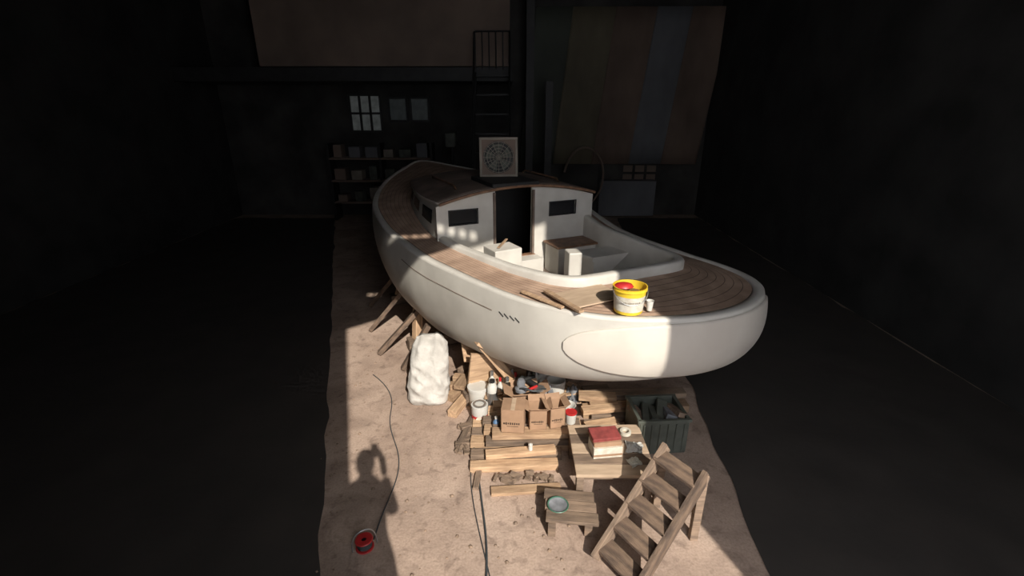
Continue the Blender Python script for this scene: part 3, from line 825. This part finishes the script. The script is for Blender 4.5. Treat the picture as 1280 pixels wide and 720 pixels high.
be = [(0,1),(1,2),(2,3),(3,4),(4,5),(0,6),(6,7),(7,8),(8,9),(0,10),(10,11),(11,12),(12,13),(3,14),(14,15),(15,16),(3,17),(17,18),(18,19)]
br = [(.15,.12),(.14,.11),(.16,.12),(.17,.12),(.11,.10),(.075,.08),.095,.065,.045,.045,.095,.065,.045,.045,.07,.055,.042,.07,.055,.042]
skin('clothed_body', bp, be, br, M['shirt'], ph)
v = []; f = []; seg = 28; rg = 22
for j in range(rg+1):
    t = math.pi*j/rg
    for i in range(seg):
        a = 2*math.pi*i/seg; x = .075*math.sin(t)*math.cos(a); y = .095*math.sin(t)*math.sin(a); z = .118*math.cos(t)
        if z < 0: x *= 1+z*2.2; y = y*(1+z*1.2)+(.01 if y > 0 else 0)
        if y > .07 and abs(x) < .02 and -.045 < z < .02: y += .022*(1-abs(x)/.02)
        v.append((x, y, z))
for j in range(rg):
    for i in range(seg): f.append((j*seg+i, j*seg+(i+1) % seg, (j+1)*seg+(i+1) % seg, (j+1)*seg+i))
mesh('head', v, f, M['skin'], ph, (0, .03, 1.65), smooth=True, merge=1e-4)
lathe('hair', [(0, .13), (.05, .12), (.083, .07), (.09, .01), (.086, -.03), (.07, -.06)], M['hair'], ph, (0, .012, 1.655), sx=.95, sy=1.1)
box('mouth', (.045, .006, .008), (0, .118, 1.59), M['red'], ph)
for s in (-1, 1):
    lathe('ear', [(0, -.03), (.012, -.02), (.016, 0), (.013, .025), (0, .03)], M['skin'], ph, (s*.08, .02, 1.65), seg=10, sx=.5)
    lathe('eye', [(0, -.01), (.008, -.006), (.01, 0), (.008, .006), (0, .01)], M['plastic'], ph, (s*.03, .118, 1.665), seg=10)
    skin('palm_%s' % ('l' if s < 0 else 'r'), [(s*.08, .27, 1.34), (s*.07, .29, 1.46), (s*.06, .30, 1.53)], [(0, 1), (1, 2)], [.028, (.035, .018), (.035, .016)], M['skin'], ph)
    for k in range(4):
        z = 1.495+k*.021; L = [.9, 1.05, 1, .8][k]
        skin('finger_%d' % k, [(s*.065, .305, z), (s*.05, .325, z+.003), (s*.036, .333, z+.004), (s*(.036-.018*L), .331, z+.003)], [(0, 1), (1, 2), (2, 3)], [.010, .009, .008, .007], M['skin'], ph)
    skin('thumb', [(s*.075, .285, 1.495), (s*.06, .285, 1.52), (s*.038, .295, 1.55)], [(0, 1), (1, 2)], [.012, .011, .009], M['skin'], ph)
box('mobile_phone', (.074, .008, .152), (0, .313, 1.565), M['black'], ph, bevel=.003)

# ------------------------------------------------------------------ light
sd = Vector((-1.335, 4.06, -3.12)).normalized()
sl = bpy.data.lights.new('sun', 'SUN'); sl.energy = 5.7; sl.angle = math.radians(.53); sl.color = (1, .925, .82)
so = bpy.data.objects.new('sun', sl); scene.collection.objects.link(so); so.location = (3, -8, 12)
so.rotation_euler = sd.to_track_quat('-Z', 'Y').to_euler()
w = bpy.data.worlds.new('sky'); scene.world = w; w.use_nodes = True
bg = w.node_tree.nodes['Background']; bg.inputs[0].default_value = (.95, .95, 1.0, 1); bg.inputs[1].default_value = 3.2

cam = bpy.data.cameras.new('camera'); co = bpy.data.objects.new('camera', cam); scene.collection.objects.link(co)
cam.sensor_width = 36; cam.lens = 36*600/1280; cam.clip_start = .02
co.location = (0, 0, 3.1); co.rotation_euler = (math.radians(90-21), 0, 0)
scene.camera = co
